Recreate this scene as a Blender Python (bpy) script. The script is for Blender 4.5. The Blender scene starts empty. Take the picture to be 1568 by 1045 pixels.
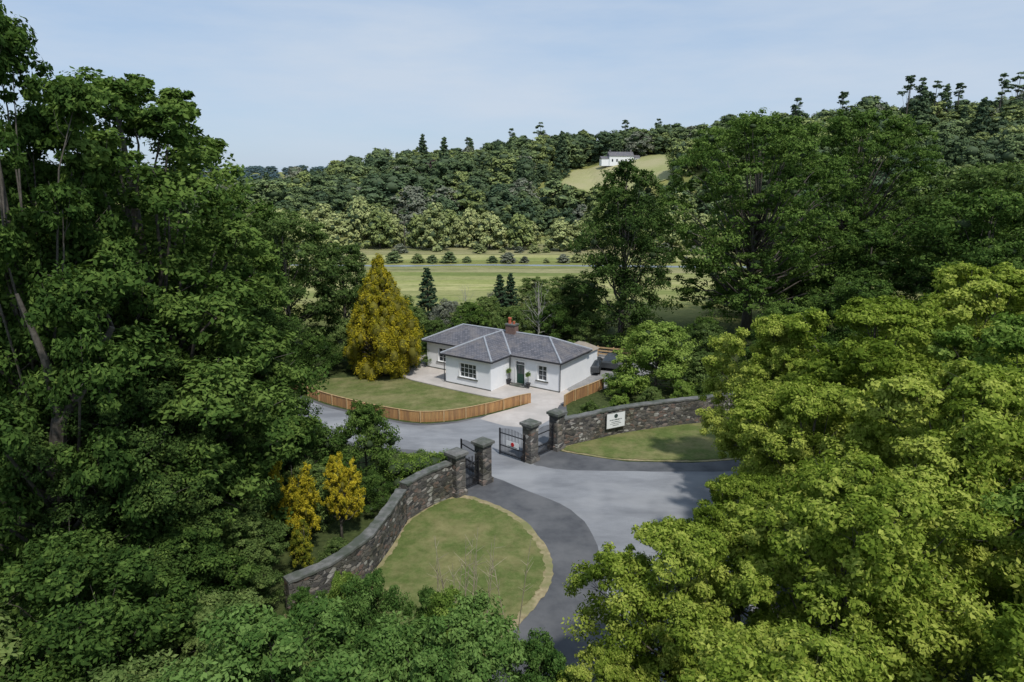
import bpy, math, random
import numpy as np
from mathutils import Vector
random.seed(7)
scene = bpy.context.scene
COL = scene.collection

# ---------------------------------------------------------------- materials
def new_mat(name):
    m = bpy.data.materials.new(name); m.use_nodes = True
    nt = m.node_tree; nt.nodes.clear()
    out = nt.nodes.new('ShaderNodeOutputMaterial')
    return m, nt, out
def N(nt, t, **kw):
    n = nt.nodes.new(t)
    for k, v in kw.items(): setattr(n, k, v)
    return n
def ramp(nt, fac, stops):
    r = N(nt, 'ShaderNodeValToRGB')
    e = r.color_ramp.elements
    while len(e) < len(stops): e.new(0.5)
    for i, (p, c) in enumerate(stops):
        e[i].position = p; e[i].color = (c[0], c[1], c[2], 1)
    nt.links.new(fac, r.inputs[0])
    return r.outputs[0]
def noise(nt, vec, scale, detail=5, rough=.6):
    n = N(nt, 'ShaderNodeTexNoise'); n.inputs['Scale'].default_value = scale
    n.inputs['Detail'].default_value = detail; n.inputs['Roughness'].default_value = rough
    if vec is not None: nt.links.new(vec, n.inputs['Vector'])
    return n.outputs['Fac']
def mapping(nt, vec, sc=(1,1,1), rot=(0,0,0)):
    m = N(nt, 'ShaderNodeMapping'); m.inputs['Scale'].default_value = sc; m.inputs['Rotation'].default_value = rot
    nt.links.new(vec, m.inputs['Vector']); return m.outputs[0]
def mix(nt, fac, a, b, mode='MIX'):
    m = N(nt, 'ShaderNodeMixRGB', blend_type=mode)
    for i, s in ((0, fac), (1, a), (2, b)):
        if isinstance(s, (int, float)): m.inputs[i].default_value = s
        elif isinstance(s, tuple): m.inputs[i].default_value = (s[0], s[1], s[2], 1)
        else: nt.links.new(s, m.inputs[i])
    return m.outputs[0]
def finish(nt, out, col, rough=.8, bump=None, bs=.3, bd=.02, spec=.3, metal=0):
    p = N(nt, 'ShaderNodeBsdfPrincipled')
    if isinstance(col, tuple): p.inputs['Base Color'].default_value = (*col, 1)
    else: nt.links.new(col, p.inputs['Base Color'])
    p.inputs['Roughness'].default_value = rough
    p.inputs['Specular IOR Level'].default_value = spec
    p.inputs['Metallic'].default_value = metal
    if bump is not None:
        b = N(nt, 'ShaderNodeBump'); b.inputs['Strength'].default_value = bs; b.inputs['Distance'].default_value = bd
        nt.links.new(bump, b.inputs['Height']); nt.links.new(b.outputs[0], p.inputs['Normal'])
    nt.links.new(p.outputs[0], out.inputs[0])
def mat_noise(name, c0, c1, scale=3, c2=None, scale2=.3, rough=.8, bump=.3, bd=.02, spec=.3, sc=(1,1,1)):
    m, nt, out = new_mat(name)
    tc = N(nt, 'ShaderNodeTexCoord').outputs['Object']
    v = mapping(nt, tc, sc)
    n1 = noise(nt, v, scale)
    col = ramp(nt, n1, [(.3, c0), (.7, c1)])
    if c2:
        n2 = noise(nt, v, scale2, 4)
        f = ramp(nt, n2, [(.42, (0,0,0)), (.62, (1,1,1))])
        col = mix(nt, f, col, c2)
    finish(nt, out, col, rough, n1, bump, bd, spec)
    return m
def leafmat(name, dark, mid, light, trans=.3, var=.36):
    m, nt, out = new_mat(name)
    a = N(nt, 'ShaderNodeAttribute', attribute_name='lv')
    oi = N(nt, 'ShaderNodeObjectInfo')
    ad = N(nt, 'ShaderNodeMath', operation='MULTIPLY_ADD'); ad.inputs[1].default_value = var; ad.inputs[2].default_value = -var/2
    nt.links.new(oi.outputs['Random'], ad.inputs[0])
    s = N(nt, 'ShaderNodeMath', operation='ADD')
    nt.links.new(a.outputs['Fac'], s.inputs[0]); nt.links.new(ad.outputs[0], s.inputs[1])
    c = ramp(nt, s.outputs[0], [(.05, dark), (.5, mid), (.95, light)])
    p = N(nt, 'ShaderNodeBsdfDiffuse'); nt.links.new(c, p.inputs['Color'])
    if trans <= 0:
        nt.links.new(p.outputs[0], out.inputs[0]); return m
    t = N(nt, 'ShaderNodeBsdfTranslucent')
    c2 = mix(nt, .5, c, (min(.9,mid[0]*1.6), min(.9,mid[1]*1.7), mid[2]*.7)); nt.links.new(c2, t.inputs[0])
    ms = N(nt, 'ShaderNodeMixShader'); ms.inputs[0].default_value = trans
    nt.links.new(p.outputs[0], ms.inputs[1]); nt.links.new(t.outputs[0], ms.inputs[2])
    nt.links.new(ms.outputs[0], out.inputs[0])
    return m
def stone_mat(name, sc=(3.2,3.2,6.0), light=1.0):
    m, nt, out = new_mat(name)
    tc = N(nt, 'ShaderNodeTexCoord').outputs['Object']
    v = mapping(nt, tc, sc)
    nz = N(nt, 'ShaderNodeTexNoise'); nz.inputs['Scale'].default_value = 1.2; nt.links.new(v, nz.inputs['Vector'])
    vv = mix(nt, .12, v, nz.outputs['Color'])
    vo = N(nt, 'ShaderNodeTexVoronoi'); vo.inputs['Scale'].default_value = 1; nt.links.new(vv, vo.inputs['Vector'])
    ve = N(nt, 'ShaderNodeTexVoronoi', feature='DISTANCE_TO_EDGE'); ve.inputs['Scale'].default_value = 1; nt.links.new(vv, ve.inputs['Vector'])
    sep = N(nt, 'ShaderNodeSeparateColor'); nt.links.new(vo.outputs['Color'], sep.inputs[0])
    L = light
    c = ramp(nt, sep.outputs[0], [(0, (.05*L,.048*L,.05*L)), (.35, (.115*L,.105*L,.095*L)), (.62, (.175*L,.16*L,.14*L)), (.80, (.19*L,.13*L,.105*L)), (.95, (.38*L,.36*L,.33*L))])
    e = ramp(nt, ve.outputs['Distance'], [(.02, (0,0,0)), (.09, (1,1,1))])
    c = mix(nt, e, (.12*L,.115*L,.105*L), c)
    g = noise(nt, tc, .7, 5); gf = ramp(nt, g, [(.45,(0,0,0)),(.7,(1,1,1))])
    c = mix(nt, gf, c, (.6,.62,.5), 'MULTIPLY')
    finish(nt, out, c, .9, e, .8, .05, .2)
    return m

M = {}
M['syc'] = leafmat('sycamore_leaves', (.10,.15,.020), (.235,.305,.045), (.44,.48,.10), .3, .5)
M['syc2'] = leafmat('sycamore_leaves_green', (.065,.12,.022), (.15,.235,.042), (.29,.38,.085), .3, .5)
M['oak'] = leafmat('oak_leaves', (.030,.060,.015), (.072,.127,.028), (.155,.23,.052), .25)
M['oakdk'] = leafmat('oak_leaves_dark', (.026,.048,.014), (.056,.097,.025), (.11,.165,.04), .2)
M['mid'] = leafmat('broadleaf_leaves', (.05,.085,.024), (.11,.165,.045), (.20,.26,.08), .25, .5)
M['ash'] = leafmat('ash_leaves', (.038,.085,.020), (.09,.165,.038), (.17,.265,.07), .25)
M['willow'] = leafmat('willow_leaves', (.20,.235,.10), (.31,.345,.135), (.42,.44,.19), 0)
M['forest'] = leafmat('woodland_leaves_hazy', (.075,.11,.052), (.13,.178,.074), (.20,.25,.10), 0, .8)  # mild bluish distance haze mixed into the leaf colours
M['forest2'] = leafmat('woodland_leaves_dark_hazy', (.05,.08,.048), (.085,.125,.062), (.13,.18,.085), 0, .5)  # darker green, with blue-grey aerial haze put into the colour
M['forest3'] = leafmat('woodland_leaves_light', (.13,.165,.06), (.205,.25,.085), (.29,.33,.12), 0, .6)
M['forest4'] = leafmat('woodland_leaves_grey', (.12,.13,.10), (.18,.195,.14), (.25,.26,.18), 0)
M['copper'] = leafmat('copper_leaves', (.035,.022,.025), (.07,.045,.045), (.11,.08,.07), 0)
M['far_haze'] = leafmat('far_woodland_leaves_hazy', (.10,.16,.18), (.13,.20,.22), (.16,.23,.24), 0)  # blue is aerial haze painted into the leaves of the far ridge
M['gold'] = leafmat('golden_cypress_leaves', (.17,.17,.015), (.38,.32,.025), (.62,.50,.045), .2)
M['goldg'] = leafmat('old_gold_leaves', (.08,.11,.02), (.20,.22,.025), (.5,.42,.04), .2)
M['conifer'] = leafmat('conifer_needles', (.025,.052,.03), (.05,.09,.046), (.085,.135,.07), .05)
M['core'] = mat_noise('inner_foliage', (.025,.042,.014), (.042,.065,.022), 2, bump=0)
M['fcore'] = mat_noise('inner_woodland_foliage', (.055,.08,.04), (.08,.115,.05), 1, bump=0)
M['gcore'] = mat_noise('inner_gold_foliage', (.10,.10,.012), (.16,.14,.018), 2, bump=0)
M['bark'] = mat_noise('bark', (.06,.052,.042), (.16,.14,.115), 6, bump=.6, bd=.03)
M['twig'] = mat_noise('dry_twig', (.28,.24,.16), (.42,.37,.25), 6)
M['stone'] = stone_mat('rubble_stone')
M['pierstone'] = stone_mat('pier_stone', (2.2,2.2,4.0), 1.2)
M['coping'] = mat_noise('coping_stone', (.11,.11,.105), (.21,.205,.19), 3, (.08,.09,.07), 1.2)
M['render'] = mat_noise('white_render', (.78,.79,.80), (.86,.86,.86), .9, bump=.08)
M['whitepaint'] = mat_noise('white_paint', (.76,.76,.75), (.82,.82,.81), 2, rough=.4, bump=0)
M['glass'] = mat_noise('window_glass', (.02,.025,.03), (.05,.06,.07), 1.2, rough=.08, bump=0, spec=.7)
M['iron'] = mat_noise('black_iron', (.012,.012,.014), (.03,.03,.032), 5, rough=.45)
M['door'] = mat_noise('green_door_paint', (.012,.05,.035), (.02,.065,.045), 2, rough=.35, bump=0)
M['lead'] = mat_noise('lead_ridge', (.26,.275,.30), (.37,.385,.41), 3)
M['gutter'] = mat_noise('gutter', (.03,.032,.036), (.05,.05,.055), 3, rough=.5)
M['brick'] = mat_noise('chimney_brick', (.15,.09,.075), (.24,.16,.13), 8)
M['pot'] = mat_noise('terracotta', (.40,.10,.05), (.48,.15,.08), 5)
M['fence'] = mat_noise('fence_timber', (.38,.19,.075), (.58,.33,.14), 2.2, (.31,.165,.08), .6, sc=(6,6,.5))
M['fencepost'] = mat_noise('fence_post_timber', (.42,.27,.13), (.55,.38,.2), 4)
M['tarmac'] = mat_noise('old_tarmac', (.07,.072,.078), (.105,.107,.112), 1.5, (.135,.135,.137), .35, bump=.2)
M['gravel'] = mat_noise('parking_gravel', (.24,.235,.23), (.34,.33,.32), 9, (.22,.215,.21), .5)
def road_mat():
    m, nt, out = new_mat('bleached_road')
    tc = N(nt, 'ShaderNodeTexCoord').outputs['Object']
    c = ramp(nt, noise(nt, tc, 14, 4, .7), [(.3,(.24,.245,.255)),(.7,(.31,.315,.325))])
    f = ramp(nt, noise(nt, mapping(nt, tc, (.35,1,1), (0,0,.8)), .5, 6, .65), [(.38,(0,0,0)),(.64,(1,1,1))])
    c = mix(nt, f, c, (.18,.185,.195))
    f2 = ramp(nt, noise(nt, tc, .22, 3, .5), [(.5,(0,0,0)),(.62,(.5,.5,.5))])
    c = mix(nt, f2, c, (.35,.35,.35))
    finish(nt, out, c, .85, noise(nt, tc, 20, 3), .2, .01, .25); return m
M['road'] = road_mat()
M['paving'] = mat_noise('pale_concrete', (.46,.41,.37), (.56,.515,.47), 1.0, (.42,.385,.35), .3)
M['kerb'] = mat_noise('kerb_concrete', (.25,.23,.2), (.36,.33,.28), 3)
M['dry'] = mat_noise('dry_grass_edge', (.24,.19,.10), (.40,.33,.19), 4, (.20,.20,.08), .6)
M['red'] = mat_noise('red_paint', (.5,.02,.02), (.55,.03,.03), 3, bump=0)
M['ink'] = mat_noise('sign_ink', (.03,.05,.045), (.04,.06,.05), 3, bump=0)
M['carpaint'] = mat_noise('car_paint', (.05,.055,.06), (.06,.065,.07), 1, rough=.25, bump=0, spec=.6)
M['tyre'] = mat_noise('tyre', (.015,.015,.015), (.025,.025,.025), 5)
M['water'] = mat_noise('river_water', (.22,.25,.28), (.28,.32,.35), .2, rough=.3, bump=.05, spec=.5)

def lawn_mat(name, a, b, d, rot=0.5, stripe=.06):
    m, nt, out = new_mat(name)
    tc = N(nt, 'ShaderNodeTexCoord').outputs['Object']
    n1 = noise(nt, tc, 9, 6, .75)
    c = ramp(nt, n1, [(.3, a), (.7, b)])
    n2 = noise(nt, tc, .38, 6, .7)
    f = ramp(nt, n2, [(.42, (0,0,0)), (.62, (1,1,1))])
    c = mix(nt, f, c, d)
    w = N(nt, 'ShaderNodeTexWave'); w.inputs['Scale'].default_value = .25; w.inputs['Distortion'].default_value = 2.2
    w.inputs['Detail'].default_value = 3
    nt.links.new(mapping(nt, tc, (1,1,1), (0,0,rot)), w.inputs['Vector'])
    f2 = ramp(nt, w.outputs['Fac'], [(.2, (1-stripe,1-stripe,1-stripe)), (.8, (1,1,1))])
    c = mix(nt, 1.0, c, f2, 'MULTIPLY')
    f3 = ramp(nt, noise(nt, tc, 2.3, 4, .7), [(.3,(.76,.78,.72)),(.6,(1.0,1.0,1.0))])
    c = mix(nt, 1.0, c, f3, 'MULTIPLY')
    finish(nt, out, c, .95, n1, .7, .06, .1)
    return m
M['lawn'] = lawn_mat('mown_lawn', (.095,.13,.036), (.15,.185,.056), (.235,.22,.095))
M['lawn2'] = lawn_mat('house_lawn', (.11,.135,.04), (.16,.18,.06), (.24,.22,.10), 1.1, .10)

m, nt, out = new_mat('roof_slates')
uv = N(nt, 'ShaderNodeUVMap').outputs[0]
br = N(nt, 'ShaderNodeTexBrick'); nt.links.new(uv, br.inputs['Vector'])
br.inputs['Scale'].default_value = 1; br.inputs['Brick Width'].default_value = .32; br.inputs['Row Height'].default_value = .24
br.inputs['Mortar Size'].default_value = .018; br.inputs['Color1'].default_value = (.095,.095,.11,1)
br.inputs['Color2'].default_value = (.17,.165,.18,1); br.inputs['Mortar'].default_value = (.04,.04,.045,1)
tc = N(nt, 'ShaderNodeTexCoord').outputs['Object']
f = ramp(nt, noise(nt, tc, .8, 6, .7), [(.45,(0,0,0)),(.7,(1,1,1))])
c = mix(nt, f, br.outputs['Color'], (.19,.17,.16))
finish(nt, out, c, .6, br.outputs['Fac'], -.4, .02, .4)
M['slate'] = m

# ---------------------------------------------------------------- mesh builder
class MB:
    def __init__(s): s.v=[]; s.f=[]; s.m=[]
    def add(s, vs, fs, m=0):
        o = len(s.v); s.v += [tuple(p) for p in vs]
        for f in fs: s.f.append([o+i for i in f]); s.m.append(m)
    def box(s, c, sz, rot=0, m=0, taper=1.0):
        vs=[]
        cr, sr = math.cos(rot), math.sin(rot)
        for dz in (-.5,.5):
            k = taper if dz>0 else 1
            for dx,dy in ((-.5,-.5),(.5,-.5),(.5,.5),(-.5,.5)):
                x, y = dx*sz[0]*k, dy*sz[1]*k
                vs.append((c[0]+x*cr-y*sr, c[1]+x*sr+y*cr, c[2]+dz*sz[2]))
        s.add(vs, [(3,2,1,0),(4,5,6,7),(0,1,5,4),(1,2,6,5),(2,3,7,6),(3,0,4,7)], m)
    def bx(s, x0,x1,y0,y1,z0,z1,m=0): s.box(((x0+x1)/2,(y0+y1)/2,(z0+z1)/2),(x1-x0,y1-y0,z1-z0),0,m)
    def tube(s, pts, rad, n=7, m=0):
        pts = [Vector(p) for p in pts]; vs=[]; fs=[]
        for i,p in enumerate(pts):
            d = (pts[min(i+1,len(pts)-1)]-pts[max(i-1,0)]).normalized()
            a = d.cross(Vector((0.13,.98,.1)));
            if a.length<.1: a = d.cross(Vector((1,0,0)))
            a.normalize(); b = d.cross(a)
            r = rad[i] if isinstance(rad,(list,tuple)) else rad
            for k in range(n):
                t = 2*math.pi*k/n; q = p + a*math.cos(t)*r + b*math.sin(t)*r; vs.append(tuple(q))
        for i in range(len(pts)-1):
            for k in range(n):
                k2=(k+1)%n; fs.append((i*n+k, i*n+k2, (i+1)*n+k2, (i+1)*n+k))
        fs.append(tuple(range(n-1,-1,-1))); fs.append(tuple((len(pts)-1)*n+k for k in range(n)))
        s.add(vs, fs, m)
    def poly(s, pts, m=0): s.add(pts, [tuple(range(len(pts)))], m)
    def lathe(s, c, prof, n=16, m=0):
        vs=[(c[0]+r*math.cos(2*math.pi*k/n), c[1]+r*math.sin(2*math.pi*k/n), c[2]+z) for r,z in prof for k in range(n)]
        fs=[(i*n+k,i*n+(k+1)%n,(i+1)*n+(k+1)%n,(i+1)*n+k) for i in range(len(prof)-1) for k in range(n)]
        fs.append(tuple(range(n-1,-1,-1))); fs.append(tuple((len(prof)-1)*n+k for k in range(n)))
        s.add(vs, fs, m)
    def build(s, name, mats, parent=None, smooth=False):
        me = bpy.data.meshes.new(name); me.from_pydata(s.v, [], s.f)
        for mm in mats: me.materials.append(M[mm] if isinstance(mm,str) else mm)
        me.polygons.foreach_set('material_index', s.m)
        if smooth: me.polygons.foreach_set('use_smooth', [True]*len(s.f))
        uvl = me.uv_layers.new(name='UVMap')
        for p in me.polygons:
            n = p.normal; e = Vector((0,0,1)).cross(n)
            if e.length<.01: e = Vector((1,0,0))
            e.normalize(); q = n.cross(e)
            for li in p.loop_indices:
                co = me.vertices[me.loops[li].vertex_index].co
                uvl.data[li].uv = (co.dot(e), co.dot(q))
        o = bpy.data.objects.new(name, me); COL.objects.link(o)
        if parent: o.parent = parent
        return o
def empty(name, loc=(0,0,0), rot=0):
    o = bpy.data.objects.new(name, None); o.location = loc; o.rotation_euler=(0,0,rot); COL.objects.link(o); return o

def smooth_path(pts, n=6, closed=False):
    P=[Vector(p).to_2d() if len(p)>2 else Vector(p) for p in pts]; out=[]
    L=len(P); rng_ = range(L if closed else L-1)
    for i in rng_:
        g = (lambda k: P[k%L]) if closed else (lambda k: P[max(0,min(L-1,k))])
        a,b,c,d = g(i-1),g(i),g(i+1),g(i+2)
        for k in range(n):
            t=k/n
            out.append(.5*((2*b)+(c-a)*t+(2*a-5*b+4*c-d)*t*t+(3*b-3*c+d-a)*t**3))
    if not closed: out.append(P[-1])
    return [(q[0],q[1]) for q in out]
def sheet(name, pts, z, mat, n=1, jit=0):
    if n>1: pts = smooth_path(pts, n, True)
    if jit:
        r_=random.Random(len(pts)); pts=[(x+r_.uniform(-jit,jit),y+r_.uniform(-jit,jit)) for x,y in pts]
    b = MB(); b.poly([(x,y,z) for x,y in pts]); o = b.build(name,[mat])
    if o.data.polygons[0].normal.z<0: o.data.flip_normals()
    return o

# ---------------------------------------------------------------- terrain
def smoothstep(t): t=np.clip(t,0,1); return t*t*(3-2*t)
def height(X, Y):
    X=np.asarray(X,float); Y=np.asarray(Y,float)
    rz = np.interp(X, [-400,-200,-150,-128,-110,-85,-45,0,50,95,180,260,600],[0,0,1,6,10,15,20,25,29,31,36,37,37])
    y0 = np.interp(X, [-100,40,110,200],[265,260,150,120])
    yr = np.interp(X, [-100,40,110,200],[450,430,350,300])
    h = rz*smoothstep((Y-y0)/(yr-y0))
    h = h + 22*smoothstep((Y-1100)/500) * (X<900)
    h = h + (np.sin(X*.031+1)*np.sin(Y*.023))*1.5*smoothstep((Y-260)/100)
    return h
def axis(a):
    out=[]
    for s,e,st in a: out += list(np.arange(s,e,st))
    return np.array(out)
xs = axis([(-3000,-600,200),(-600,-240,30),(-240,340,8),(340,700,30),(700,3001,200)])
ys = axis([(-200,0,20),(0,200,8),(200,520,8),(520,1000,40),(1000,1700,70),(1700,6000,400)])
XX,YY = np.meshgrid(xs,ys); ZZ = height(XX,YY)
b = MB(); nx=len(xs); ny=len(ys)
b.v = list(zip(XX.ravel().tolist(),YY.ravel().tolist(),ZZ.ravel().tolist()))
b.f = [(j*nx+i,j*nx+i+1,(j+1)*nx+i+1,(j+1)*nx+i) for j in range(ny-1) for i in range(nx-1)]
b.m = [0]*len(b.f)
m, nt, out = new_mat('meadow_ground')
tc = N(nt,'ShaderNodeTexCoord').outputs['Object']
v = mapping(nt, tc, (.25,1,1), (0,0,.05))
c = ramp(nt, noise(nt, v, .09, 6, .6), [(.3,(.12,.15,.045)),(.45,(.20,.22,.06)),(.55,(.29,.28,.09)),(.68,(.15,.18,.05)),(.8,(.23,.2,.10))])
c = mix(nt, .35, c, ramp(nt, noise(nt, tc, 1.2, 5), [(.3,(.09,.11,.035)),(.7,(.3,.29,.11))]))
sep = N(nt,'ShaderNodeSeparateXYZ'); nt.links.new(tc, sep.inputs[0])
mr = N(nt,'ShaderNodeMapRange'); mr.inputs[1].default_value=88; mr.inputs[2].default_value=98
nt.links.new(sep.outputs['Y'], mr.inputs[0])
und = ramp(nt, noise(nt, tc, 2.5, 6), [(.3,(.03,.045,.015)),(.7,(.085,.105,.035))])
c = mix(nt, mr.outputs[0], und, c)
finish(nt, out, c, .95, noise(nt, tc, 3, 5), .7, .15, .1)
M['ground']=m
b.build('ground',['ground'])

def grass_band(name, cols, s1, sc):
    m, nt, out = new_mat(name)
    tc = N(nt,'ShaderNodeTexCoord').outputs['Object']
    c = ramp(nt, noise(nt, mapping(nt, tc, sc, (0,0,.03)), s1, 7, .7), [(.34,cols[0]),(.46,cols[1]),(.54,cols[2]),(.66,cols[3])])
    f = ramp(nt, noise(nt, tc, .7, 6, .75), [(.35,(.72,.74,.7)),(.65,(1.0,1.0,1.0))])
    c = mix(nt, 1, c, f, 'MULTIPLY')
    finish(nt, out, c, .95, noise(nt, tc, 2, 4), .6, .15, .1); return m
M['reed'] = grass_band('reed_bed_grass', [(.15,.17,.065),(.27,.26,.12),(.36,.33,.17),(.20,.21,.09)], .16, (.2,1,1))
M['mead'] = grass_band('hay_meadow_grass', [(.20,.235,.075),(.31,.325,.11),(.45,.42,.19),(.25,.275,.09)], .11, (.15,1,1))
M['mead2'] = grass_band('rough_meadow_grass', [(.16,.20,.06),(.25,.275,.09),(.34,.33,.14),(.19,.22,.07)], .14, (.15,1,1))
M['hillgrass'] = mat_noise('hill_pasture', (.24,.26,.09), (.32,.32,.13), .15, (.36,.33,.17), .03)
sheet('meadow', [(-90,108),(-40,106),(0,106),(45,106),(90,110),(100,140),(60,146),(0,147),(-60,150),(-100,140)], .01, 'mead2', 5, .4)
sheet('pale_meadow', [(-60,120),(-20,118),(10,121),(50,119),(85,124),(80,130),(40,128),(0,131),(-40,128)], .016, 'mead', 5, .5)
sheet('hay_field', [(-110,158),(-60,161),(0,160),(60,159),(110,162),(110,171),(0,172),(-110,174)], .01, 'mead', 5, .4)
sheet('reed_bed', [(-110,174),(0,173),(60,171),(110,172),(120,203),(0,200),(-120,204)], .02, 'reed', 5, .4)
sheet('reed_verge', [(-70,139),(-30,142),(20,140),(60,141),(70,146),(20,147.5),(-30,149),(-70,148)], .02, 'reed', 5, .4)
sheet('river', [(-48,152),(-25,150.5),(-8,152),(20,150),(50,148),(62,149),(50,151),(20,152.6),(-8,154.2),(-25,152.8),(-48,154)], .014, 'water', 6, .3)
def field_x(py): 
    k=(py-314)/60.0; return (16+15*k)*py/350.0, (84-8*k)*py/350.0
b=MB(); n_=26; gy=np.linspace(314,374,n_); V_=[]
for yy in gy:
    a_,c_=field_x(yy)
    for i in range(n_):
        xx=a_+(c_-a_)*i/(n_-1); V_.append((xx,yy,float(height(xx,yy))+.35))
b.v=V_; b.f=[(j*n_+i,j*n_+i+1,(j+1)*n_+i+1,(j+1)*n_+i) for j in range(n_-1) for i in range(n_-1)]; b.m=[0]*len(b.f)
b.build('hill_field',['hillgrass'])

# ---------------------------------------------------------------- paved surfaces, lawns
fence_pts = [(-21.5,62.8),(-19.4,60.7),(-16.7,58.2),(-12.6,55.5),(-8.95,53.7),(-7.0,53.3),(-4.6,53.9),(-1.9,55.5),(.35,57.3),(1.64,58.1)]
sheet('road', [(-30,66),(-21,61.5),(-16.7,57.8),(-12.6,55.1),(-8.95,53.3),(-7,52.9),(-4.6,53.5),(-1.9,55.1),(1.8,58),(5,60),(4.6,54),(3.9,50),(3.5,47.2),(5.7,46.2),(8.2,45.3),(12.8,45.1),(17,45.7),(30,48),(60,52),(60,34),(20,30),(10,22),(8,5),(-3,5),(-3,26),(-5,38),(-4.4,41.5),(-5.5,45.5),(-8,47),(-11,47.6),(-16.6,51),(-30,58)], .004, 'tarmac')
sheet('driveway', smooth_path([(-30,65),(-21,60.9),(-16.7,57.3),(-12.6,54.7),(-8.95,52.9),(-7,52.5),(-4.4,53.2),(-1.5,54.9),(2.2,54.6),(3.5,52),(2.6,48.6),(1.5,45.2),(2.3,44.4),(3.9,43.9),(7.5,43.7),(12.4,43.6),(19,44),(30,46),(58,50),(58,37),(19,32),(9.5,25),(7,12),(3.5,12),(4.4,24),(4.7,30),(4.6,35),(3.6,38.1),(.7,41),(-1.6,43.1),(-2.6,43.9),(-4.5,46.3),(-8,47.6),(-11,48.2),(-16.6,51.6),(-30,58.6)],4,True), .008, 'road',1,.05)
sheet('forecourt_paving', [(-13,67.8),(-10.2,65.2),(-6,62.3),(-2.4,60.1),(0,58.9),(1.5,57.95),(-.1,56.5),(-2.1,54.9),(-2.7,54.0),(-.6,52.4),(1.8,51.8),(3.3,54),(4.2,57.5),(9,62.5),(13,68),(10,76),(-8,76),(-13,73)], .012, 'paving')
sheet('parking_area', [(5.2,62),(8.5,62.3),(13,66),(16,71),(12,77),(6,76),(9,71)], .017, 'gravel', 4)
lawnA = [(-3.4,39.8),(-1.4,38.7),(.5,36.6),(1.55,33.9),(1.85,31.7),(1.45,29.8),(.6,28.2),(-.6,26),(-2,23),(-10,22),(-10.5,27.6),(-8.4,29.2),(-7.2,31.2),(-6.5,33.8),(-6.2,36.3),(-5.1,38.4)]
def offset(pts,d):
    c=Vector((sum(p[0] for p in pts)/len(pts), sum(p[1] for p in pts)/len(pts)))
    return [tuple(Vector(p)+(Vector(p)-c).normalized()*d) for p in pts]
sheet('lawn_edge', offset(lawnA,.3), .03, 'dry', 8, .05)
sheet('front_lawn', offset(lawnA,-.15), .06, 'lawn', 16, .09)
lawnB = [(3.9,47.35),(5.7,46.5),(8.2,45.7),(12.8,45.5),(17,46.1),(24,48),(30,54),(27,57.4),(17.2,53.6),(13,52.4),(8.6,50.7),(6.1,49.3),(4.3,48.1)]
sheet('lawn_edge', offset(lawnB,.3), .03, 'dry', 8, .04)
sheet('roadside_lawn', lawnB, .06, 'lawn', 16, .07)
lawnC = [(-20.7,62.6),(-18.9,61),(-16.4,58.6),(-12.4,56),(-8.9,54.2),(-7.0,53.8),(-4.9,54.3),(-2.2,55.9),(.1,57.7),(.7,58.4),(-.4,58.7),(-2.5,59.8),(-5.9,62),(-10.0,64.9),(-11.2,66.2),(-14.7,66.2),(-18.2,65.6)]
sheet('cottage_lawn', lawnC, .05, 'lawn2')
b=MB(); pth=[(-11.2,66.25),(-10.0,64.9),(-5.9,62),(-2.5,59.8),(-.4,58.7),(.7,58.4)]
for a,c in zip(pth[:-1],pth[1:]):
    L=math.hypot(c[0]-a[0],c[1]-a[1]); r=math.atan2(c[1]-a[1],c[0]-a[0])
    b.box(((a[0]+c[0])/2,(a[1]+c[1])/2,.05),(L,.12,.12),r)
b.build('lawn_kerb',['kerb'])

# ---------------------------------------------------------------- walls, piers, gates
def path_wall(name, pts, hfun, th=.5, n=8):
    P = smooth_path(pts, n); b=MB()
    nrm=[]
    for i in range(len(P)):
        d=Vector(P[min(i+1,len(P)-1)])-Vector(P[max(i-1,0)]); d.normalize(); nrm.append(Vector((-d.y,d.x)))
    tot=len(P)-1
    rnd=random.Random(3)
    hs=[hfun(i/tot)+rnd.uniform(-.02,.02) for i in range(len(P))]
    def strip(w,z0f,z1f,m,j=0):
        vs=[]
        for i,p in enumerate(P):
            q=Vector(p); ww=w+rnd.uniform(-j,j); a=q+nrm[i]*ww; c=q-nrm[i]*ww
            vs += [(a.x,a.y,z0f(i)),(a.x,a.y,z1f(i)),(c.x,c.y,z1f(i)),(c.x,c.y,z0f(i))]
        fs=[]
        for i in range(tot):
            o=i*4
            for k in range(4): fs.append((o+k,o+(k+1)%4,o+4+(k+1)%4,o+4+k))
        fs.append((0,1,2,3)); fs.append((tot*4+3,tot*4+2,tot*4+1,tot*4))
        b.add(vs,fs,m)
    strip(th/2, lambda i:-.1, lambda i:hs[i]-.12, 0)
    strip(th/2+.05, lambda i:hs[i]-.119, lambda i:hs[i], 1,.03)
    for i in range(tot):
        for s_ in (-1,1):
            for q in range(5):
                p=Vector(P[i]).lerp(Vector(P[i+1]),rnd.random())+nrm[i]*s_*(th/2-.04)
                w_=rnd.uniform(.14,.34)
                b.box((p.x,p.y,rnd.uniform(.1,hs[i]-.35)),(w_,.13,w_*rnd.uniform(.4,.7)),math.atan2(-nrm[i].x,nrm[i].y)+rnd.uniform(-.06,.06),0,.9)
    return b.build(name,['stone','coping'])
path_wall('stone_wall', [(-3.95,40.0),(-5.22,38.7),(-6.4,36.9)], lambda t:2.35)
path_wall('stone_wall', [(-6.45,36.6),(-6.9,33.8),(-7.5,31.3),(-8.8,29.0),(-10.3,27.6)], lambda t:2.15-.1*t)
path_wall('stone_wall', [(3.8,48.3),(6.1,49.5),(8.6,50.9),(13.1,52.6),(17.2,53.8),(27,57.6)], lambda t:2.2)
gdir = math.atan2(47.6-40.2, 3.32+3.52)
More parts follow.
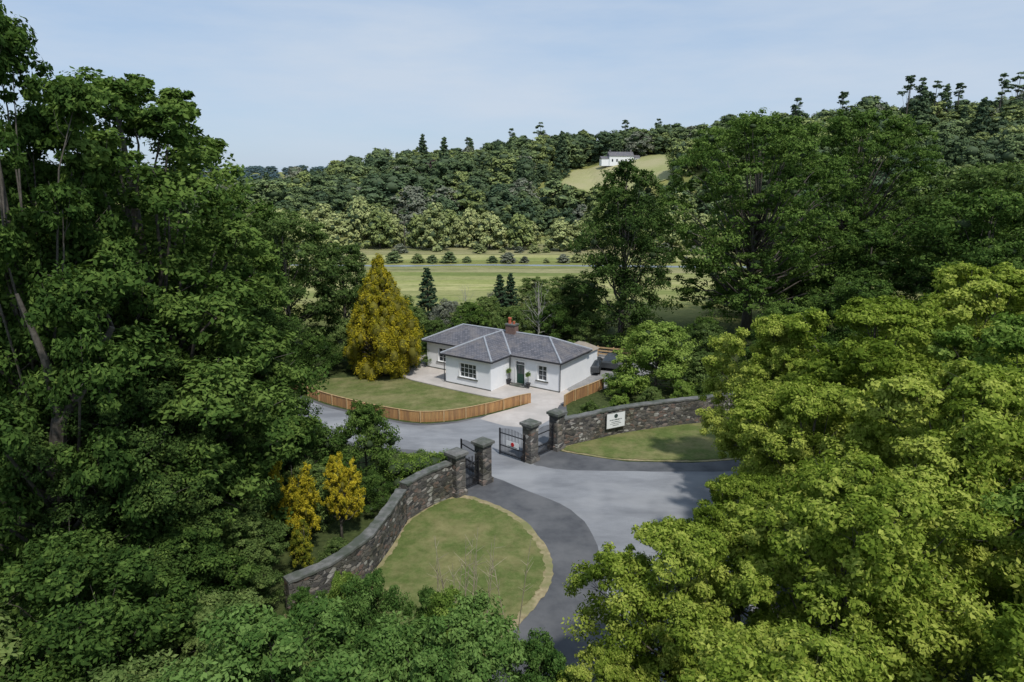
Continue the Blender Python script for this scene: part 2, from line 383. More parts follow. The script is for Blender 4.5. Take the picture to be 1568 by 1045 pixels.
def pier(x,y):
    b=MB()
    b.box((x,y,.16),(.98,.98,.36),gdir,0)
    b.box((x,y,1.47),(.80,.80,2.26),gdir,0)
    b.box((x,y,2.68),(.9,.9,.14),gdir,1)
    b.box((x,y,2.84),(1.12,1.12,.18),gdir,1)
    b.box((x,y,2.99),(1.0,1.0,.12),gdir,1,.55)
    b.build('gate_pier',['pierstone','coping'])
piers=[(-3.52,40.2),(-1.92,42.0),(1.31,45.5),(3.32,47.7)]
for p in piers: pier(*p)
def gate(name, a, ang, L, h=1.95, sign=False, arch=.2):
    e=empty(name,(a[0],a[1],0),ang); b=MB()
    for z in (.18,.75,h-.25): b.bx(0,L,-.03,.03,z,z+.06)
    for x in (0,L): b.bx(x-.045,x+.045,-.045,.045,.06,h+.12)
    k=int(L/.13)
    for i in range(1,k):
        x=L*i/k; top=h+arch*math.sin(math.pi*i/k)
        b.tube([(x,0,.1),(x,0,top)],.018,5); b.tube([(x,0,top),(x,0,top+.1)],[.028,.002],5)
        b.tube([(x+L/k/2,0,.2),(x+L/k/2,0,.9)],.012,4)
    b.build('bars',['iron'],e)
    if sign:
        s=MB(); s.bx(L*.3,L*.78,-.05,-.031,.85,1.3); s.build('plate',['whitepaint'],e)
        s=MB(); s.lathe((0,0,0),[(.15,-.01),(.15,.01)],20); o=s.build('red_disc',['red'],e); o.rotation_euler=(math.pi/2,0,0); o.location=(L*.54,-.062,1.1)
        s=MB(); s.bx(L*.34,L*.74,-.056,-.051,.89,.93); s.build('lettering',['ink'],e)
    return e
g=Vector((math.cos(gdir),math.sin(gdir)))
gate('iron_gate', (piers[0][0]+g.x*.42,piers[0][1]+g.y*.42), gdir, 1.5)
gate('iron_gate', (piers[2][0]+g.x*.42,piers[2][1]+g.y*.42), gdir, 2.1)
gate('iron_gate', (piers[2][0]-g.x*.5-1.85,piers[2][1]-g.y*.40+1.4), math.radians(-40), 2.3, sign=True)
gate('iron_gate', (piers[1][0]-.3,piers[1][1]+.62), math.radians(125), 2.3)

dvec=Vector((13.1-6.1,52.6-49.5)).normalized(); ang=math.atan2(dvec.y,dvec.x)
e=empty('wall_sign',(8.05,50.12,0),ang+.06)
b=MB(); b.bx(-.85,.85,-.06,-.02,.78,1.98); b.build('board',['whitepaint'],e)
b=MB()
b.bx(-.89,.89,-.07,-.015,.74,.78); b.bx(-.89,.89,-.07,-.015,1.98,2.02); b.bx(-.89,-.85,-.07,-.015,.78,1.98); b.bx(.85,.89,-.07,-.015,.78,1.98)
b.build('frame',['coping'],e)
b=MB(); b.lathe((0,0,0),[(.17,-.006),(.17,.006)],24); o=b.build('logo',['ink'],e); o.rotation_euler=(math.pi/2,0,0); o.location=(0,-.068,1.72)
b=MB(); rnd=random.Random(5)
for z,w,h in ((1.42,1.15,.09),(1.24,.8,.06),(1.1,1.0,.05),(.96,.6,.05)):
    x=-w/2
    while x<w/2:
        l=rnd.uniform(.03,.09); b.bx(x,min(x+l,w/2),-.066,-.061,z-h/2,z+h/2); x+=l+rnd.choice([.02,.02,.05])
b.build('lettering',['ink'],e)

P=smooth_path(fence_pts,10)
def resample(P,st):
    out=[]; acc=0; nxt=0
    for a,c in zip(P[:-1],P[1:]):
        L=math.hypot(c[0]-a[0],c[1]-a[1]); r=math.atan2(c[1]-a[1],c[0]-a[0])
        while nxt<=acc+L:
            t=(nxt-acc)/L; out.append((a[0]+(c[0]-a[0])*t,a[1]+(c[1]-a[1])*t,r)); nxt+=st
        acc+=L
    return out
rr=random.Random(9)
def timber_fence(P,h=.9):
    b=MB()
    for x,y,r in resample(P,.135): b.box((x,y,h/2),(.115,.022,h+rr.uniform(-.015,.015)),r,0)
    for i,(x,y,r) in enumerate(resample(P,1.9)):
        b.box((x+.07*math.sin(r),y-.07*math.cos(r),h/2+.03),(.1,.1,h+.1),r,1)
    for a,c in zip(P[:-1],P[1:]):
        L=math.hypot(c[0]-a[0],c[1]-a[1]); r=math.atan2(c[1]-a[1],c[0]-a[0])
        b.box(((a[0]+c[0])/2,(a[1]+c[1])/2,h+.035),(L+.01,.1,.035),r,1)
    return b.build('timber_fence',['fence','fencepost'])
timber_fence(P)
timber_fence([(4.6,57.2),(5.4,58.5),(7.5,60.8),(8.8,62.4)],1.0)
def rail_fence(P,h=1.2):
    b=MB()
    for x,y,r in resample(P,1.8): b.box((x,y,h/2),(.13,.13,h),r,0)
    for z in (.35,.7,1.05):
        for a,c in zip(P[:-1],P[1:]):
            L=math.hypot(c[0]-a[0],c[1]-a[1]); r=math.atan2(c[1]-a[1],c[0]-a[0])
            b.box(((a[0]+c[0])/2,(a[1]+c[1])/2-.08,z),(L,.03,.16),r,0)
    return b.build('rail_fence',['fencepost'])
rail_fence([(8.0,75),(11,73.7),(14.5,72.6)])

# ---------------------------------------------------------------- cottage
house=empty('white_cottage',(-2.0,61.5,0),math.radians(-33.5))
WH=3.0
def wall(b,p0,p1,h,ops,th=.3,m=0):
    p0=Vector(p0);p1=Vector(p1); L=(p1-p0).length; d=(p1-p0)/L; n=Vector((-d.y,d.x)); r=math.atan2(d.y,d.x)
    def seg(a,c,z0,z1):
        if c-a<1e-4 or z1-z0<1e-4: return
        mid=p0+d*(a+c)/2+n*th/2; b.box((mid.x,mid.y,(z0+z1)/2),(c-a,th,z1-z0),r,m)
    x=0
    for a,c,z0,z1 in sorted(ops):
        seg(x,a,0,h); seg(a,c,0,z0); seg(a,c,z1,h); x=c
    seg(x,L,0,h)
b=MB()
wall(b,(-5.4,0),(0,0),WH,[(1.7,3.7,.85,2.25)])
wall(b,(0,.3),(0,3.2),WH,[]); wall(b,(-5.4,3.2),(-5.4,.3),WH,[])
wall(b,(0,3.2),(5.6,3.2),WH,[(.75,1.75,0.1,2.35),(3.2,4.2,.85,2.3)])
wall(b,(-10.5,3.2),(-5.4,3.2),WH,[(1.5,2.6,.85,2.3)])
wall(b,(5.6,3.5),(5.6,8.4),WH,[]); wall(b,(-10.5,8.4),(-10.5,3.5),WH,[])
wall(b,(5.6,8.7),(-10.5,8.7),WH,[])
b.build('walls',['render'],house)
b=MB()
for (x0,x1,y) in ((-5.43,.03,-.03),(.03,5.63,3.17),(-10.53,-5.43,3.17)): b.bx(x0,x1,y,y+.029,0,.12)
b.build('plinth',['coping'],house)
def window(name,x0,x1,y,z0,z1,nv,nh):
    e=MB(); f=.07
    e.bx(x0,x1,y+.12,y+.20,z0,z0+f); e.bx(x0,x1,y+.12,y+.20,z1-f,z1)
    e.bx(x0,x0+f,y+.12,y+.20,z0+f,z1-f); e.bx(x1-f,x1,y+.12,y+.20,z0+f,z1-f)
    for i in range(1,nv): x=x0+(x1-x0)*i/nv; e.bx(x-.022,x+.022,y+.135,y+.185,z0+f,z1-f)
    for i in range(1,nh): z=z0+(z1-z0)*i/nh; e.bx(x0+f,x1-f,y+.137,y+.183,z-.02,z+.02)
    s=.14
    e.bx(x0-s,x1+s,y-.03,y-.003,z1,z1+s); e.bx(x0-s,x0,y-.03,y-.003,z0,z1); e.bx(x1,x1+s,y-.03,y-.003,z0,z1)
    e.build(name+'_frame',['whitepaint'],house)
    e=MB(); e.bx(x0-.2,x1+.2,y-.09,y-.002,z0-.12,z0-.002); e.build(name+'_sill',['coping'],house)
    g_=MB(); g_.bx(x0+.01,x1-.01,y+.155,y+.165,z0+.01,z1-.01); g_.build(name+'_glass',['glass'],house)
window('bay_window',-3.7,-1.7,0,.85,2.25,4,3)
window('front_window',3.2,4.2,3.2,.85,2.3,2,3)
window('wing_window',-9.0,-7.9,3.2,.85,2.3,2,3)
b=MB()
b.bx(.78,1.72,3.33,3.38,.12,2.0,0)
for x in (.88,1.3): b.bx(x,x+.32,3.315,3.33,.25,.95,0)
b.build('door',['door'],house)
b=MB(); b.bx(.88,1.2,3.318,3.33,1.1,1.9); b.bx(1.3,1.62,3.318,3.33,1.1,1.9); b.bx(.78,1.72,3.34,3.36,2.05,2.33); b.build('door_glass',['glass'],house)
b=MB(); b.bx(.62,.75,3.15,3.199,.1,2.35); b.bx(1.75,1.88,3.15,3.199,.1,2.35); b.bx(.62,1.88,3.15,3.199,2.35,2.5); b.bx(.76,1.74,3.3,3.4,2.0,2.05); b.build('door_frame',['whitepaint'],house)
b=MB(); b.bx(.4,2.1,2.5,3.19,0,.1); b.bx(.6,1.9,3.0,3.3,.1,.15); b.build('door_step',['coping'],house)
ez,rz_,pz=2.97,4.42,4.397
b=MB()
E=lambda x,y:(x,y,ez)
b.poly([E(.35,2.85),E(5.95,2.85),(2.85,5.95,rz_),(-7.75,5.95,rz_),E(-10.85,2.85),E(-5.75,2.85),(-2.7,5.9,pz)])
b.poly([E(5.95,9.05),E(-10.85,9.05),(-7.75,5.95,rz_),(2.85,5.95,rz_)])
b.poly([E(5.95,2.85),E(5.95,9.05),(2.85,5.95,rz_)]); b.poly([E(-10.85,9.05),E(-10.85,2.85),(-7.75,5.95,rz_)])
b.poly([E(-5.75,2.85),E(-5.75,-.35),(-2.7,2.7,pz),(-2.7,5.9,pz)]); b.poly([E(.35,-.35),E(.35,2.85),(-2.7,5.9,pz),(-2.7,2.7,pz)])
b.poly([E(-5.75,-.35),E(.35,-.35),(-2.7,2.7,pz)])
b.build('roof',['slate'],house)
b=MB()
for a,c in (((5.95,2.85,ez),(2.85,5.95,rz_)),((5.95,9.05,ez),(2.85,5.95,rz_)),((-10.85,2.85,ez),(-7.75,5.95,rz_)),((-10.85,9.05,ez),(-7.75,5.95,rz_)),
            ((2.85,5.95,rz_),(-7.75,5.95,rz_)),((-5.75,-.35,ez),(-2.7,2.7,pz)),((.35,-.35,ez),(-2.7,2.7,pz)),((-2.7,2.7,pz),(-2.7,5.9,pz)),
            ((.35,2.85,ez),(-2.7,5.9,pz))):
    b.tube([Vector(a)+Vector((0,0,.02)),Vector(c)+Vector((0,0,.03))],.1,8)
b.build('ridge_caps',['lead'],house)
b=MB()
outl=[(-10.85,2.85),(-5.75,2.85),(-5.75,-.35),(.35,-.35),(.35,2.85),(5.95,2.85),(5.95,9.05),(-10.85,9.05)]
for (a,c) in zip(outl,outl[1:]+outl[:1]):
    L=math.hypot(c[0]-a[0],c[1]-a[1]); r=math.atan2(c[1]-a[1],c[0]-a[0])
    b.box(((a[0]+c[0])/2,(a[1]+c[1])/2,ez-.085),(L+.08,.1,.12),r)
for (x,y) in ((5.72,3.1),(.12,3.1),(-5.5,-.1)): b.tube([(x,y,.1),(x,y,2.9)],.04,7)
b.build('gutters',['gutter'],house)
b=MB(); b.poly([(x,y,ez-.03) for x,y in outl]); b.build('soffit',['whitepaint'],house)
b=MB(); b.bx(-2.1,-1.0,5.6,6.3,4.0,5.15,0); b.bx(-2.17,-.93,5.53,6.37,5.15,5.27,1)
b.build('chimney',['brick','coping'],house)
b=MB(); b.lathe((-1.8,5.95,5.27),[(.17,0),(.15,.4),(.19,.45),(.19,.6)],12,0); b.lathe((-1.3,5.95,5.27),[(.13,0),(.12,.2),(.15,.26)],12,0)
b.build('chimney_pots',['pot'],house)
M['tanroof']=mat_noise('tan_felt_roof',(.26,.22,.17),(.34,.29,.23),3)
b=MB(); b.bx(2.8,5.5,8.71,11.2,0,2.6,0); b.box((4.15,10.0,2.95),(3.1,2.9,.68),0,1,.25)
b.build('rear_extension',['render','tanroof'],house)
hz=float(height(57,366))
e=empty('farmhouse',(56,366,hz-.5),.15); e.scale=(.8,.85,.95)
b=MB(); b.bx(-8,8,-3,3,-1,4.2,0); b.bx(8,12.5,-2.4,2.4,-1,3.2,0); b.bx(-13,-8,-2.4,2.4,-1,2.8,0); b.build('walls',['render'],e)
b=MB()
def gable(x0,x1,w,z,h):
    b.poly([(x0,-w,z),(x1,-w,z),(x1,0,z+h),(x0,0,z+h)],0); b.poly([(x1,w,z),(x0,w,z),(x0,0,z+h),(x1,0,z+h)],0)
    b.poly([(x1,-w,z),(x1,w,z),(x1,0,z+h)],0); b.poly([(x0,w,z),(x0,-w,z),(x0,0,z+h)],0)
gable(-8.3,8.3,3.4,4.2,2.3); gable(8.3,12.8,2.7,3.2,1.5); gable(-13.3,-8.3,2.7,2.8,1.3)
b.bx(-7.4,-6.4,-.5,.5,6,7.6); b.bx(6.4,7.4,-.5,.5,6,7.6); b.build('roof',['slate'],e)
b=MB()
for x in (-6,-3,3,6,10): b.bx(x-.5,x+.5,-3.05,-2.99,1.2,2.6)
b.bx(-.6,.6,-3.05,-2.99,0,2.2); b.build('windows',['glass'],e)

def car(x,y,r):
    e=empty('parked_car',(x,y,0.02),r)
    prof=[(-2.1,.35),(2.1,.35),(2.15,.62),(1.9,.82),(1.05,.93),(.35,1.38),(-1.2,1.42),(-1.85,1.0),(-2.12,.9)]
    b=MB()
    A=[(px,-.86,pz_) if pz_<1.1 else (px,-.70,pz_) for px,pz_ in prof]; B=[(p[0],-p[1],p[2]) for p in A]; n=len(A)
    b.add(A+B,[tuple(range(n))]+[tuple(range(2*n-1,n-1,-1))]+[(i,i+n,(i+1)%n+n,(i+1)%n) for i in range(n)],0)
    b.build('body',['carpaint'],e)
    b=MB()
    for s in (-1,1):
        b.poly([(.85,s*.855,.98),(.3,s*.745,1.33),(-1.15,s*.745,1.36),(-1.6,s*.855,1.0)])
    b.poly([(1.06,-.74,.965),(1.06,.74,.965),(.42,.66,1.37),(.42,-.66,1.37)]); b.poly([(-1.28,-.66,1.4),(-1.28,.66,1.4),(-1.84,.74,1.03),(-1.84,-.74,1.03)])
    b.build('windows',['glass'],e)
    b=MB()
    for wx in (-1.3,1.3):
        for s in (-1,1): b.tube([(wx,s*.7,.32),(wx,s*.9,.32)],.32,16)
    b.build('wheels',['tyre'],e)
car(8.5,68.6,math.radians(75)); car(10.9,70.0,math.radians(68))

# ---------------------------------------------------------------- tree engine
def tree_mesh(name, boughs, nc, nl, ls, seed, bark=None, mats=('mid','bark','core'), flat=.75, clr=.42, upb=.35, core=0, asp=.52, nr=.5):
    rg=np.random.default_rng(seed)
    B=np.array(boughs,float); nb=len(B)
    d=rg.normal(size=(nb,nc,3)); d/=np.linalg.norm(d,axis=2,keepdims=True)
    d[...,2]=d[...,2]*.9+upb; d/=np.linalg.norm(d,axis=2,keepdims=True)
    C=B[:,None,:3]+d*(B[:,None,3:4]*rg.uniform(.5,1.12,(nb,nc,1)))*np.array([1,1,flat])
    C=C.reshape(-1,3); cd=d.reshape(-1,3); cr=(B[:,None,3]*rg.uniform(clr*.55,clr*1.3,(nb,nc))).reshape(-1)
    cl=rg.uniform(0,1,len(C))
    bl=np.repeat(rg.uniform(-1,1,nb),nc)
    n=len(C)*nl
    l=rg.normal(size=(len(C),nl,3)); l/=np.linalg.norm(l,axis=2,keepdims=True)
    rad=rg.uniform(.1,1.15,(len(C),nl,1))**.6
    Pp=(C[:,None,:]+l*cr[:,None,None]*rad*np.array([1,1,flat*.85])).reshape(-1,3)
    Nn=l*.5+cd[:,None,:]*.4+rg.normal(size=l.shape)*nr+np.array([0,0,.5]); Nn=Nn.reshape(-1,3); Nn/=np.linalg.norm(Nn,axis=1,keepdims=True)
    T=np.cross(Nn,rg.normal(size=Nn.shape)); T/=np.linalg.norm(T,axis=1,keepdims=True)+1e-9; S=np.cross(Nn,T)
    s=ls*rg.uniform(.5,1.35,(n,1))
    V=np.empty((n,4,3)); V[:,0]=Pp-T*s*.5; V[:,1]=Pp+S*s*asp*.5-T*s*.05-Nn*s*.08; V[:,2]=Pp+T*s*.5-Nn*s*.1; V[:,3]=Pp-S*s*asp*.5-T*s*.05-Nn*s*.08
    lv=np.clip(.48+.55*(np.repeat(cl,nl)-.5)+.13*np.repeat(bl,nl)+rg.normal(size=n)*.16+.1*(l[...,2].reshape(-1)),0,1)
    verts=V.reshape(-1,3); faces=np.arange(n*4).reshape(-1,4)
    mb=MB()
    if bark is not None: mb.v=list(bark.v); mb.f=list(bark.f); mb.m=list(bark.m)
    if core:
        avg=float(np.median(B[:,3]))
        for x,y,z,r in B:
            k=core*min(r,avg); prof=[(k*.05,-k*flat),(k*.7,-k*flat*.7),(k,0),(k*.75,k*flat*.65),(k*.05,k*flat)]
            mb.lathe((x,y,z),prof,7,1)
    bv=np.array(mb.v,float).reshape(-1,3)
    me=bpy.data.meshes.new(name)
    nv=len(verts); allv=np.concatenate([verts,bv]) if len(bv) else verts
    me.vertices.add(len(allv)); me.vertices.foreach_set('co',allv.ravel())
    lens=[4]*n+[len(f) for f in mb.f]
    li=np.concatenate([faces.ravel(),np.array([i+nv for f in mb.f for i in f],dtype=np.int64)]) if mb.f else faces.ravel()
    me.loops.add(len(li)); me.loops.foreach_set('vertex_index',li.astype(np.int32))
    st=np.concatenate([[0],np.cumsum(lens)[:-1]]).astype(np.int32)
    me.polygons.add(len(lens)); me.polygons.foreach_set('loop_start',st)
    me.materials.append(M[mats[0]]); me.materials.append(M[mats[1]]); me.materials.append(M[mats[2]])
    me.polygons.foreach_set('material_index',np.array([0]*n+[1+x for x in mb.m],dtype=np.int32))
    me.update(calc_edges=True)
    at=me.attributes.new('lv','FLOAT','FACE'); at.data.foreach_set('value',np.concatenate([lv,np.full(len(mb.f),.3)]).astype(np.float32))
    return me
def bark_for(boughs,H,tr,seed,twigs=True,lean=(0,0)):
    rg=random.Random(seed); mb=MB()
    zs=sorted(b_[2] for b_ in boughs); top=zs[-1]
    tp=[(0,0,-.4)]
    for i in range(1,7):
        t=i/6; tp.append((lean[0]*t+rg.uniform(-.2,.2)*t*tr*2,lean[1]*t+rg.uniform(-.2,.2)*t*tr*2,top*t))
    mb.tube(tp,[tr*1.35]+[tr*(1-.88*i/6) for i in range(1,7)],9)
    for (x,y,z,r) in boughs:
        t0=max(.18,min(.8,(z/top)*.55)); k=t0*6; i=int(k); fr=k-i
        a=Vector(tp[i]).lerp(Vector(tp[min(i+1,6)]),fr); e_=Vector((x,y,z))
        m1=a.lerp(e_,.4)+Vector((rg.uniform(-.3,.3),rg.uniform(-.3,.3),-.05*(e_-a).length)); m2=a.lerp(e_,.75)+Vector((rg.uniform(-.3,.3),rg.uniform(-.3,.3),.04*(e_-a).length))
        r0=tr*(1-t0)*.42
        mb.tube([a,m1,m2,e_],[r0,r0*.65,r0*.4,r0*.15],6)
        if twigs:
            for q in range(4):
                dd=Vector((rg.gauss(0,1),rg.gauss(0,1),rg.gauss(.4,.7))).normalized()*r*.85
                mb.tube([m2.lerp(e_,.3+q*.2),m2.lerp(e_,.5+q*.15)+dd*.5+Vector((0,0,.05*r)),e_+dd],[r0*.22,r0*.13,r0*.04],5)
    return mb
def crown(H,R,z0,nb,seed,br=.42,prof='round',inner=2,jit=.15):
    rg=random.Random(seed); out=[]
    for i in range(nb):
        t=(i+.5)/nb; az=i*2.39996+rg.uniform(-.3,.3)
        if prof=='round': e=math.sqrt(max(.05,1-(2*t-.85)**2/1.35))
        elif prof=='dome': e=math.sqrt(max(.03,1-t*t))
        rr_=R*e
        r=R*br*rg.uniform(.65,1.25)*(.5+.5*e)
        q=max(0,rr_-r*.8)*rg.uniform(1-jit*2,1+jit)
        z=z0+(H-z0)*t; z=min(z,H-r*.6)
        out.append((math.cos(az)*q,math.sin(az)*q,z,r))
    for i in range(inner): out.append((rg.uniform(-.2,.2)*R,rg.uniform(-.2,.2)*R,z0+(H-z0)*(.35+.3*i/max(1,inner-1) if inner>1 else .5),R*br*1.2))
    return out
def mk(name,H,R,z0,nb,nc,nl,ls,seed,mat,tr=.3,prof='round',br=.42,flat=.75,clr=.42,core=0,upb=.35,inner=2,asp=.52,twigs=True,jit=.15,cm='core',nr=.5):
    bs=crown(H,R,z0,nb,seed,br,prof,inner,jit); bk=bark_for(bs,H,tr,seed,twigs)
    return tree_mesh(name,bs,nc,nl,ls,seed,bk,(mat,'bark',cm),flat,clr,upb,core,asp,nr)
def place(me,name,x,y,s=1,rot=0,mat=None,z=None,sz=None,parent=None):
    o=bpy.data.objects.new(name,me); COL.objects.link(o)
    o.location=(x,y,float(height(x,y)) if z is None else z); o.rotation_euler=(0,0,rot); o.scale=(s,s,sz if sz else s)
    if mat:
        o.material_slots[0].link='OBJECT'; o.material_slots[0].material=M[mat]
    if parent: o.parent=parent
    return o
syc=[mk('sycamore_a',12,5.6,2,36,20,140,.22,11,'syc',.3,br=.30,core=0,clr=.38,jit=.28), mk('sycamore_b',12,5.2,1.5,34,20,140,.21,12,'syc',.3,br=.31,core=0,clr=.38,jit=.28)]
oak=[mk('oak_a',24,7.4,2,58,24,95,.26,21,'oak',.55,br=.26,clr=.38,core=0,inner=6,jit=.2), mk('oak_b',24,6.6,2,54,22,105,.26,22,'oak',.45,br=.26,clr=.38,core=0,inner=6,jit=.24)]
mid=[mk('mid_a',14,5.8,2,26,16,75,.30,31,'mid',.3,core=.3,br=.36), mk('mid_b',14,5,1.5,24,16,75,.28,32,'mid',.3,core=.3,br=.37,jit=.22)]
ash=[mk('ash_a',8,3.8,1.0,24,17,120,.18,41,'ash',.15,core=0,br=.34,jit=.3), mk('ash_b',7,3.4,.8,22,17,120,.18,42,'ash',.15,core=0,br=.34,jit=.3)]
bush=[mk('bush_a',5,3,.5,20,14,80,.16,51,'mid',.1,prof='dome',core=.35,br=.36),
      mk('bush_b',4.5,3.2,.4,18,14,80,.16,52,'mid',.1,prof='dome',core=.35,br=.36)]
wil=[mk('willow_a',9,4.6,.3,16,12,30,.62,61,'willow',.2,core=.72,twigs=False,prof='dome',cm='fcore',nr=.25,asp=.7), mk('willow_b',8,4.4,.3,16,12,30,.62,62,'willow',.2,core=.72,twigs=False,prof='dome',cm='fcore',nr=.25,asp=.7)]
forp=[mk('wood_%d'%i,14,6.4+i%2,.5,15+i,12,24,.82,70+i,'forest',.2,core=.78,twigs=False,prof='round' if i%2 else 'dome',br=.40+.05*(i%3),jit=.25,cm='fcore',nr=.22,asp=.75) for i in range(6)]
bs=[]
for i in range(44):
    t=(i+.5)/44; az=i*2.39996; R_=3.6*(1-t)**.85+.15; bs.append((math.cos(az)*R_*.7,math.sin(az)*R_*.7,1+16*t,.5+R_*.3))
forcon=tree_mesh('wood_conifer',bs,7,16,.7,79,None,('forest2','bark','fcore'),.7,.5,.1,.6,.6,.25)
rg=random.Random(5); bs=[]
nb_=120
for i in range(nb_):
    az=i*2.39996+rg.uniform(-.2,.2); t=(i+.5)/nb_; e=math.sqrt(max(.1,1-(1.75*t-.75)**2))
    q=12.5*e*rg.choice([rg.uniform(.8,1.03),rg.uniform(.5,.95),rg.uniform(.2,.6)]); bs.append((math.cos(az)*q,math.sin(az)*q,4.5+23*t,rg.uniform(1.5,2.8)))
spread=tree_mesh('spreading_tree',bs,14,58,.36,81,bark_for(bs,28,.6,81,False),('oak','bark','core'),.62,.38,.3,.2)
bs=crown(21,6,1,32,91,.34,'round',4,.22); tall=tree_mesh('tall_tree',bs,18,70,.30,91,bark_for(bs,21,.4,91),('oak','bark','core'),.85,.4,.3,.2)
bs=[]; rg=random.Random(31)
nb_=210
for i in range(nb_):
    t=rg.random()**1.15; az=rg.uniform(0,6.283); R_=3.4*min(1,(1-t)*1.2+.03)**.9*(.8+.45*min(1,t*4)); q=R_*rg.uniform(.62,.95); bs.append((math.cos(az)*q,math.sin(az)*q,.4+11.0*t,(.25+R_*.12)*rg.uniform(.7,1.35)))
for i in range(12): bs.append((0,0,1+i*.95,1.7*(1-i/12.5)+.2))
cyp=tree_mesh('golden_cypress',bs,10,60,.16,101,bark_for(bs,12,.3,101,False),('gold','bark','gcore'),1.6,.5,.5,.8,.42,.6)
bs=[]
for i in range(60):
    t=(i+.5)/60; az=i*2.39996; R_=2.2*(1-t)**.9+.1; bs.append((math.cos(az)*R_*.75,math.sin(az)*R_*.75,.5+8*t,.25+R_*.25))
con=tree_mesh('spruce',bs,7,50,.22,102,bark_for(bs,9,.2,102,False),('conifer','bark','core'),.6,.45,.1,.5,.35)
def goldmesh(seed):
    rg=random.Random(seed); bs=[]
    for k in range(5):
        cx,cy,hh=rg.uniform(-.9,.9),rg.uniform(-.9,.9),rg.uniform(3.4,5.2)
        for i in range(9):
            t=(i+.5)/9; az=i*2.4; R_=.75*math.sin(math.pi*min(1,t*.75+.22)); z=hh*(.32+.68*t)
            bs.append((cx+math.cos(az)*R_*.6,cy+math.sin(az)*R_*.6,z,.22+.22*R_))
    return tree_mesh('golden_conifer%d'%seed,bs,8,60,.12,seed,bark_for(bs,5.2,.1,seed,False),('gold','bark','gcore'),1.4,.5,.6,.4,.4)
goldb=[goldmesh(103),goldmesh(104)]
def pinebs(seed,H=16):
    rg=random.Random(seed); o=[]
    for i in range(8): 
        z=H-rg.uniform(0,5.5); q=(H-z)*.42+.4; o.append((rg.uniform(-1,1)*q,rg.uniform(-1,1)*q,z,rg.uniform(.7,1.4)))
    o.append((0,0,H,.9)); return o
pines=[]
for s_ in (1,2,3):
    bs=pinebs(s_); pines.append(tree_mesh('pine_%d'%s_,bs,8,26,.5,110+s_,bark_for(bs,16,.25,s_,False),('forest2','bark','core'),.5,.5,.2,.5))
M['greybark']=mat_noise('grey_bark',(.26,.25,.22),(.38,.36,.32),5)
for k,(x,y,s) in enumerate([(3.2,80,1.0),(-6,86,.8)]):
    bs=crown(8,3,2,18,120+k); ob=bark_for(bs,8,.16,120+k).build('bare_tree',['greybark']); ob.location=(x,y,0); ob.scale=(s,s,s)

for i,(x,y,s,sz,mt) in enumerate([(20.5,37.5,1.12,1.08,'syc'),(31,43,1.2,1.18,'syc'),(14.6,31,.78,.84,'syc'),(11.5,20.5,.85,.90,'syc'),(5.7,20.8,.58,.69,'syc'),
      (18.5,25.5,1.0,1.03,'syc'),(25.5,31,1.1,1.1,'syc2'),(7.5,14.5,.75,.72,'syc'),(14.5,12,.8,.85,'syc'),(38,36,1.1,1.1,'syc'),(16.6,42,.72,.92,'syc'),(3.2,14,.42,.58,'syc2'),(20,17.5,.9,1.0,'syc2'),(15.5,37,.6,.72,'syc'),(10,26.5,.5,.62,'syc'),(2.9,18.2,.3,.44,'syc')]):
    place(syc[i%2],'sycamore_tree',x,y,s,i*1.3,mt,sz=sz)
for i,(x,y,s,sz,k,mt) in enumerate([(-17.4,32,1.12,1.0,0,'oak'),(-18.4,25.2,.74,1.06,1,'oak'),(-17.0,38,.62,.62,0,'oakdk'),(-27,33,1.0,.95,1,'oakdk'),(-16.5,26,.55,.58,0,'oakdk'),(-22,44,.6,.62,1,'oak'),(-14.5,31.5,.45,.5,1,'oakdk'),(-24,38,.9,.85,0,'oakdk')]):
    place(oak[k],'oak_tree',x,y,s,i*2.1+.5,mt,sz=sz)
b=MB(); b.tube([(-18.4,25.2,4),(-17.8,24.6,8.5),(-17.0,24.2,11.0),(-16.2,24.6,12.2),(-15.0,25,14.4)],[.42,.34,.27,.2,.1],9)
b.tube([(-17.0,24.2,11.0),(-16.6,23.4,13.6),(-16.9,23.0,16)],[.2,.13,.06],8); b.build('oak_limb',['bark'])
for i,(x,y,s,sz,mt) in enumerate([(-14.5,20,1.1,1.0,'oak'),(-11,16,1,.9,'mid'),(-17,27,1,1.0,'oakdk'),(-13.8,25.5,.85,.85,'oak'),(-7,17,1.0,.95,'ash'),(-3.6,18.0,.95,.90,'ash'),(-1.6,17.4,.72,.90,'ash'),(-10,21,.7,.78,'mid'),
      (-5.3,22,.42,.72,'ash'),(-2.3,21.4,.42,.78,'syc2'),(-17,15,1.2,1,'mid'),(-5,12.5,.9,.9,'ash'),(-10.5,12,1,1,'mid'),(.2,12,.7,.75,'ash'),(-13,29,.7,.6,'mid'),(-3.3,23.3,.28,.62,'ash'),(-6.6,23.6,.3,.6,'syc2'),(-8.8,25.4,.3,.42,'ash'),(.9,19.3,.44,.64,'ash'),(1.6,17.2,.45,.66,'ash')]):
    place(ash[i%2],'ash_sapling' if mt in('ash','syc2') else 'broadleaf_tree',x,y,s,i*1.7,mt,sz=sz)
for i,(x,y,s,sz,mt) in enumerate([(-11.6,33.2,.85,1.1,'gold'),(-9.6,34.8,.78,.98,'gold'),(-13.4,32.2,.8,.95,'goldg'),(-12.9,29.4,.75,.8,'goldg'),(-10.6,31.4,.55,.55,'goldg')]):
    place(goldb[i%2],'golden_conifer',x,y,s,i*1.1,mt,sz=sz)
